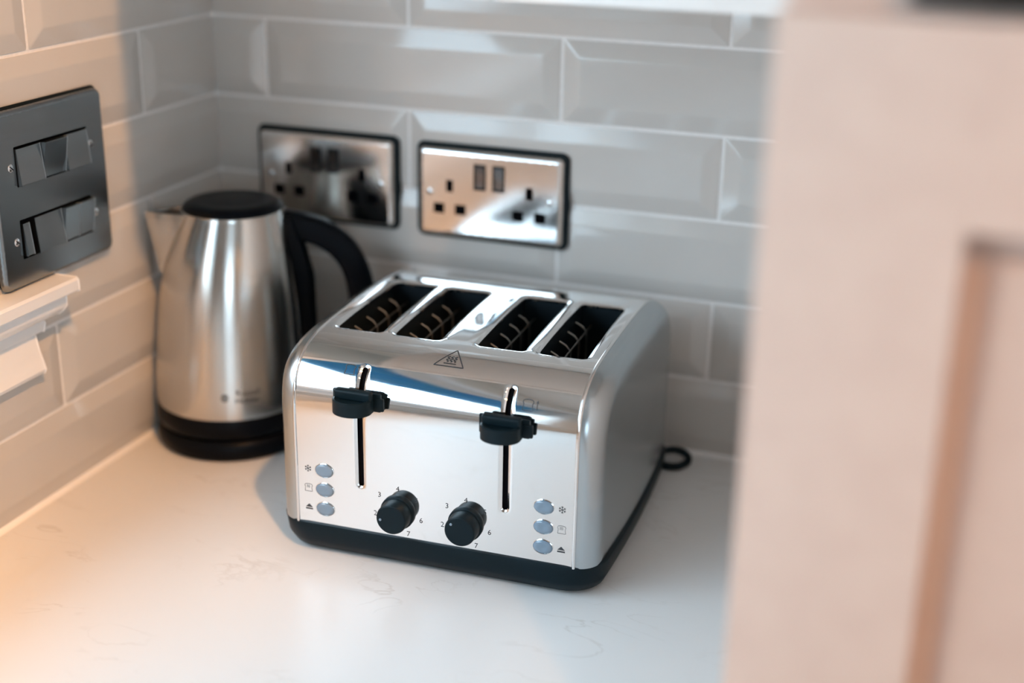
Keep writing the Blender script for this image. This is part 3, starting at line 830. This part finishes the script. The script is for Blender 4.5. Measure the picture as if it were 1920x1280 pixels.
for i in range(20):
    t = i / 19; z = 40 + 178 * t
    rb = 72 if z < 60 else 72.2 - 4.5 * ((z - 60) / 97) - (0 if z < 157 else 17 * ((z - 157) / 66) ** 1.3)
    c_ = rb + 3 * max(0, (z - 60) / 100)
    rings.append([(c_ - 8, -17, z - Z0), (c_ + 5, -15, z - Z0), (c_ + 11, -8, z - Z0), (c_ + 11, 8, z - Z0), (c_ + 5, 15, z - Z0), (c_ - 8, 17, z - Z0)])
link('handle_mount', loft_mesh('handle_mount', rings, M['blackgloss'], angle=40), KE)
# maker's name printed low on the body
CAMA = math.atan2(-.844, .536) - HANG
def on_kettle(tx, z, a0):
    r = 71.7 - (z - 65) * .07 + .15; a = CAMA + a0 + tx / 72.0
    return (r * cos(a) + .3, r * sin(a), z - Z0)
for txt, z, tx in (('Russell', 69.0, 13.5), ('Hobbs', 61.5, 12.2)):
    TV, TF = text_mesh(txt, 8.4)
    link('maker_name', mesh_from('maker_name', [on_kettle(v[0] + tx, z + v[1] * .95, -.02) for v in TV], TF, M['print']), kbod)
V = [on_kettle(-8 + 3.4 * cos(k * pi / 12), 65 + 3.8 * sin(k * pi / 12), -.02) for k in range(24)]
V2 = [on_kettle(-8 + 2.4 * cos(k * pi / 12), 65 + 2.7 * sin(k * pi / 12), -.02) for k in range(24)]
F = [(k, (k + 1) % 24, 24 + (k + 1) % 24, 24 + k) for k in range(24)]
V += V2
for q in (-1.5, 0, 1.5):
    i0 = len(V); V += [on_kettle(-8 - 1.8, 65 + q - .4, -.02), on_kettle(-8 + 1.8, 65 + q - .4, -.02), on_kettle(-8 + 1.8, 65 + q + .4, -.02), on_kettle(-8 - 1.8, 65 + q + .4, -.02)]
    F.append((i0, i0 + 1, i0 + 2, i0 + 3))
link('maker_emblem', mesh_from('maker_emblem', V, F, M['print']), kbod)

# ------------------------------------------------------------------ wall plates
def plate_mesh(name, hx, hz, r, holes, th, edge, material, rim=3.0):
    """face plate looking towards -y, its back at y = 0"""
    def surf(x, z):
        d = -sd_rrect(x, z, 0, 0, hx, hz, r); q = max(0.0, 1 - d / edge)
        return (x, -(th - (th - 0.6) * (1 - sqrt(max(0.0, 1 - q * q)))) if q > 0 else -th, z)
    P = rrect(0, 0, hx, hz, r, 10); out = []
    for a, b2 in zip(P, P[1:] + P[:1]):
        n_ = max(1, int(sqrt((a[0] - b2[0]) ** 2 + (a[1] - b2[1]) ** 2) / 5))
        out += [(a[0] + (b2[0] - a[0]) * i / n_, a[1] + (b2[1] - a[1]) * i / n_) for i in range(n_)]
    outds = [[(p[0] * (hx - d) / hx, p[1] * (hz - d) / hz) for p in out] for d in (.15, .5, 1.0, 1.7, 2.6, 3.6, edge)]
    xs_ = [-hx + edge + 1 + (2 * hx - 2 * edge - 2) * i / 16 for i in range(17)]; zs_ = [-hz + edge + 1 + (2 * hz - 2 * edge - 2) * i / 10 for i in range(11)]
    return sheet_mesh(name, out, holes, surf, xs_, zs_, material, rim, lipds=(.6,), outds=outds)
def screw(parent, x, z, y):
    sc = empty('screw', (x, y, z), (0, 0, 0), parent)
    link('screw_head', lathe_mesh('screw_head', [(3.3, -.2), (3.3, .3), (2.6, .8), (.2, 1.0)], M['chrome'], 20, axis='y'), sc)
    a = box('screw_slot', (-2.4, -1.15, -.4), (2.4, -.85, .4), M['socketblack'], sc); a.rotation_euler = (0, .7, 0)
def socket(name, label, cx, cz_):
    so = tag(empty(name, (cx, -PROUD, cz_)), label, 'wall socket', 'double wall sockets')
    gk = prism_mesh('gasket', rrect(.6, .9, 76.2, 46.0, 7.5, 6), 1, -1.8, 3.2, M['rubber'], .5)
    link('gasket', gk, so)
    holes = [(-9.5, 18, 6.2, 12.5, .8), (9.5, 18, 6.2, 12.5, .8)]
    pins = []
    for sx in (-40, 40):
        pins += [(sx, 7, 3.6, 5.8, .8), (sx - 11, -15.3, 5.6, 5.0, .8), (sx + 11, -15.3, 5.6, 5.0, .8)]
    o = link('face_plate', plate_mesh('face_plate', 72.6, 42.6, 5.5, holes + pins, 6.5, 5.0, M['plate']), so, (0, -1.8, 0))
    for h in pins:
        link('pin_shutter', box_mesh('pin_shutter', (h[0] - h[2] - .3, -4.3, h[1] - h[3] - .3), (h[0] + h[2] + .3, -2.2, h[1] + h[3] + .3), M['socketblack']), so)
    for i, h in enumerate(holes):
        rk = empty('rocker', (h[0], -6.2, h[1]), (0, 0, 0), so)
        fr_ = plate_mesh('rocker_frame', 6.1, 12.4, .8, [(0, 0, 4.4, 10.2, .6)], 2.6, .5, M['rubber'], 2.0); link('rocker_frame', fr_, rk)
        k_ = link('rocker_key', prism_mesh('rocker_key', [(.5, -10), (-2.0, -10), (-1.2, 0), (-3.6, 10), (.5, 10)], 0, -4.2, 4.2, M['rockerdark'], .4), rk)
    for sx in (-60.3, 60.3): screw(so, sx, 0, -8.3)
    return so
socket('double_socket', 'double power socket plate behind the kettle handle', 128.5, 234.5)
socket('double_socket', 'double power socket plate above the toaster, clear of the kettle', 300.5, 233)

sw = tag(empty('switch_plate', (PROUD, -276, 273.2), (0, 0, pi / 2)), 'square brushed steel switch plate with two rows of rockers above the sill', 'light switch')
link('gasket', prism_mesh('gasket', rrect(0, 1.6, 72.4, 72.2, 8, 6), 1, -1.8, 3.2, M['rubber'], .5), sw)
OPEN = [(0.5, 26.5, 46.5, 16.3, .8), (-1.5, -32.6, 46.5, 16.3, .8)]
sp = link('face_plate', plate_mesh('face_plate', 72.2, 72.2, 8, OPEN, 6.0, 4.0, M['satin']), sw, (0, -1.8, 0))
for h in OPEN:
    link('rocker_recess', box_mesh('rocker_recess', (h[0] - 47, -4.4, h[1] - 17), (h[0] + 47, -2.2, h[1] + 17), M['socketblack']), sw)
def rocker(x0, x1, zc, hz, up, parent=sw, m=None):
    # wedge: pressed at the top or at the bottom
    t, b2 = (-13.2, -8.4) if up else (-8.6, -11.4)
    pr = [(-4, -hz), (b2, -hz), (t, hz), (-4, hz)]
    link('rocker', prism_mesh('rocker', [(a, c + zc) for a, c in pr], 0, x0, x1, m or M['satin'], .5), parent)
z1_, z2_ = 26.0, -33.0
rocker(-45, -15.2, z1_, 14.6, False); rocker(-14.6, 14.6, z1_, 14.6, True); rocker(15.2, 45.5, z1_, 14.6, False)
rocker(-46, -38, z2_, 13.0, False); rocker(-31.5, 3.0, z2_, 14.6, False); rocker(3.5, 24.0, z2_, 14.6, True); rocker(24.4, 43.5, z2_, 14.6, True)
for (x, z) in ((-51.5, 27), (50.8, 27), (-53.5, -33), (50, -33)): screw(sw, x, z, -7.8)
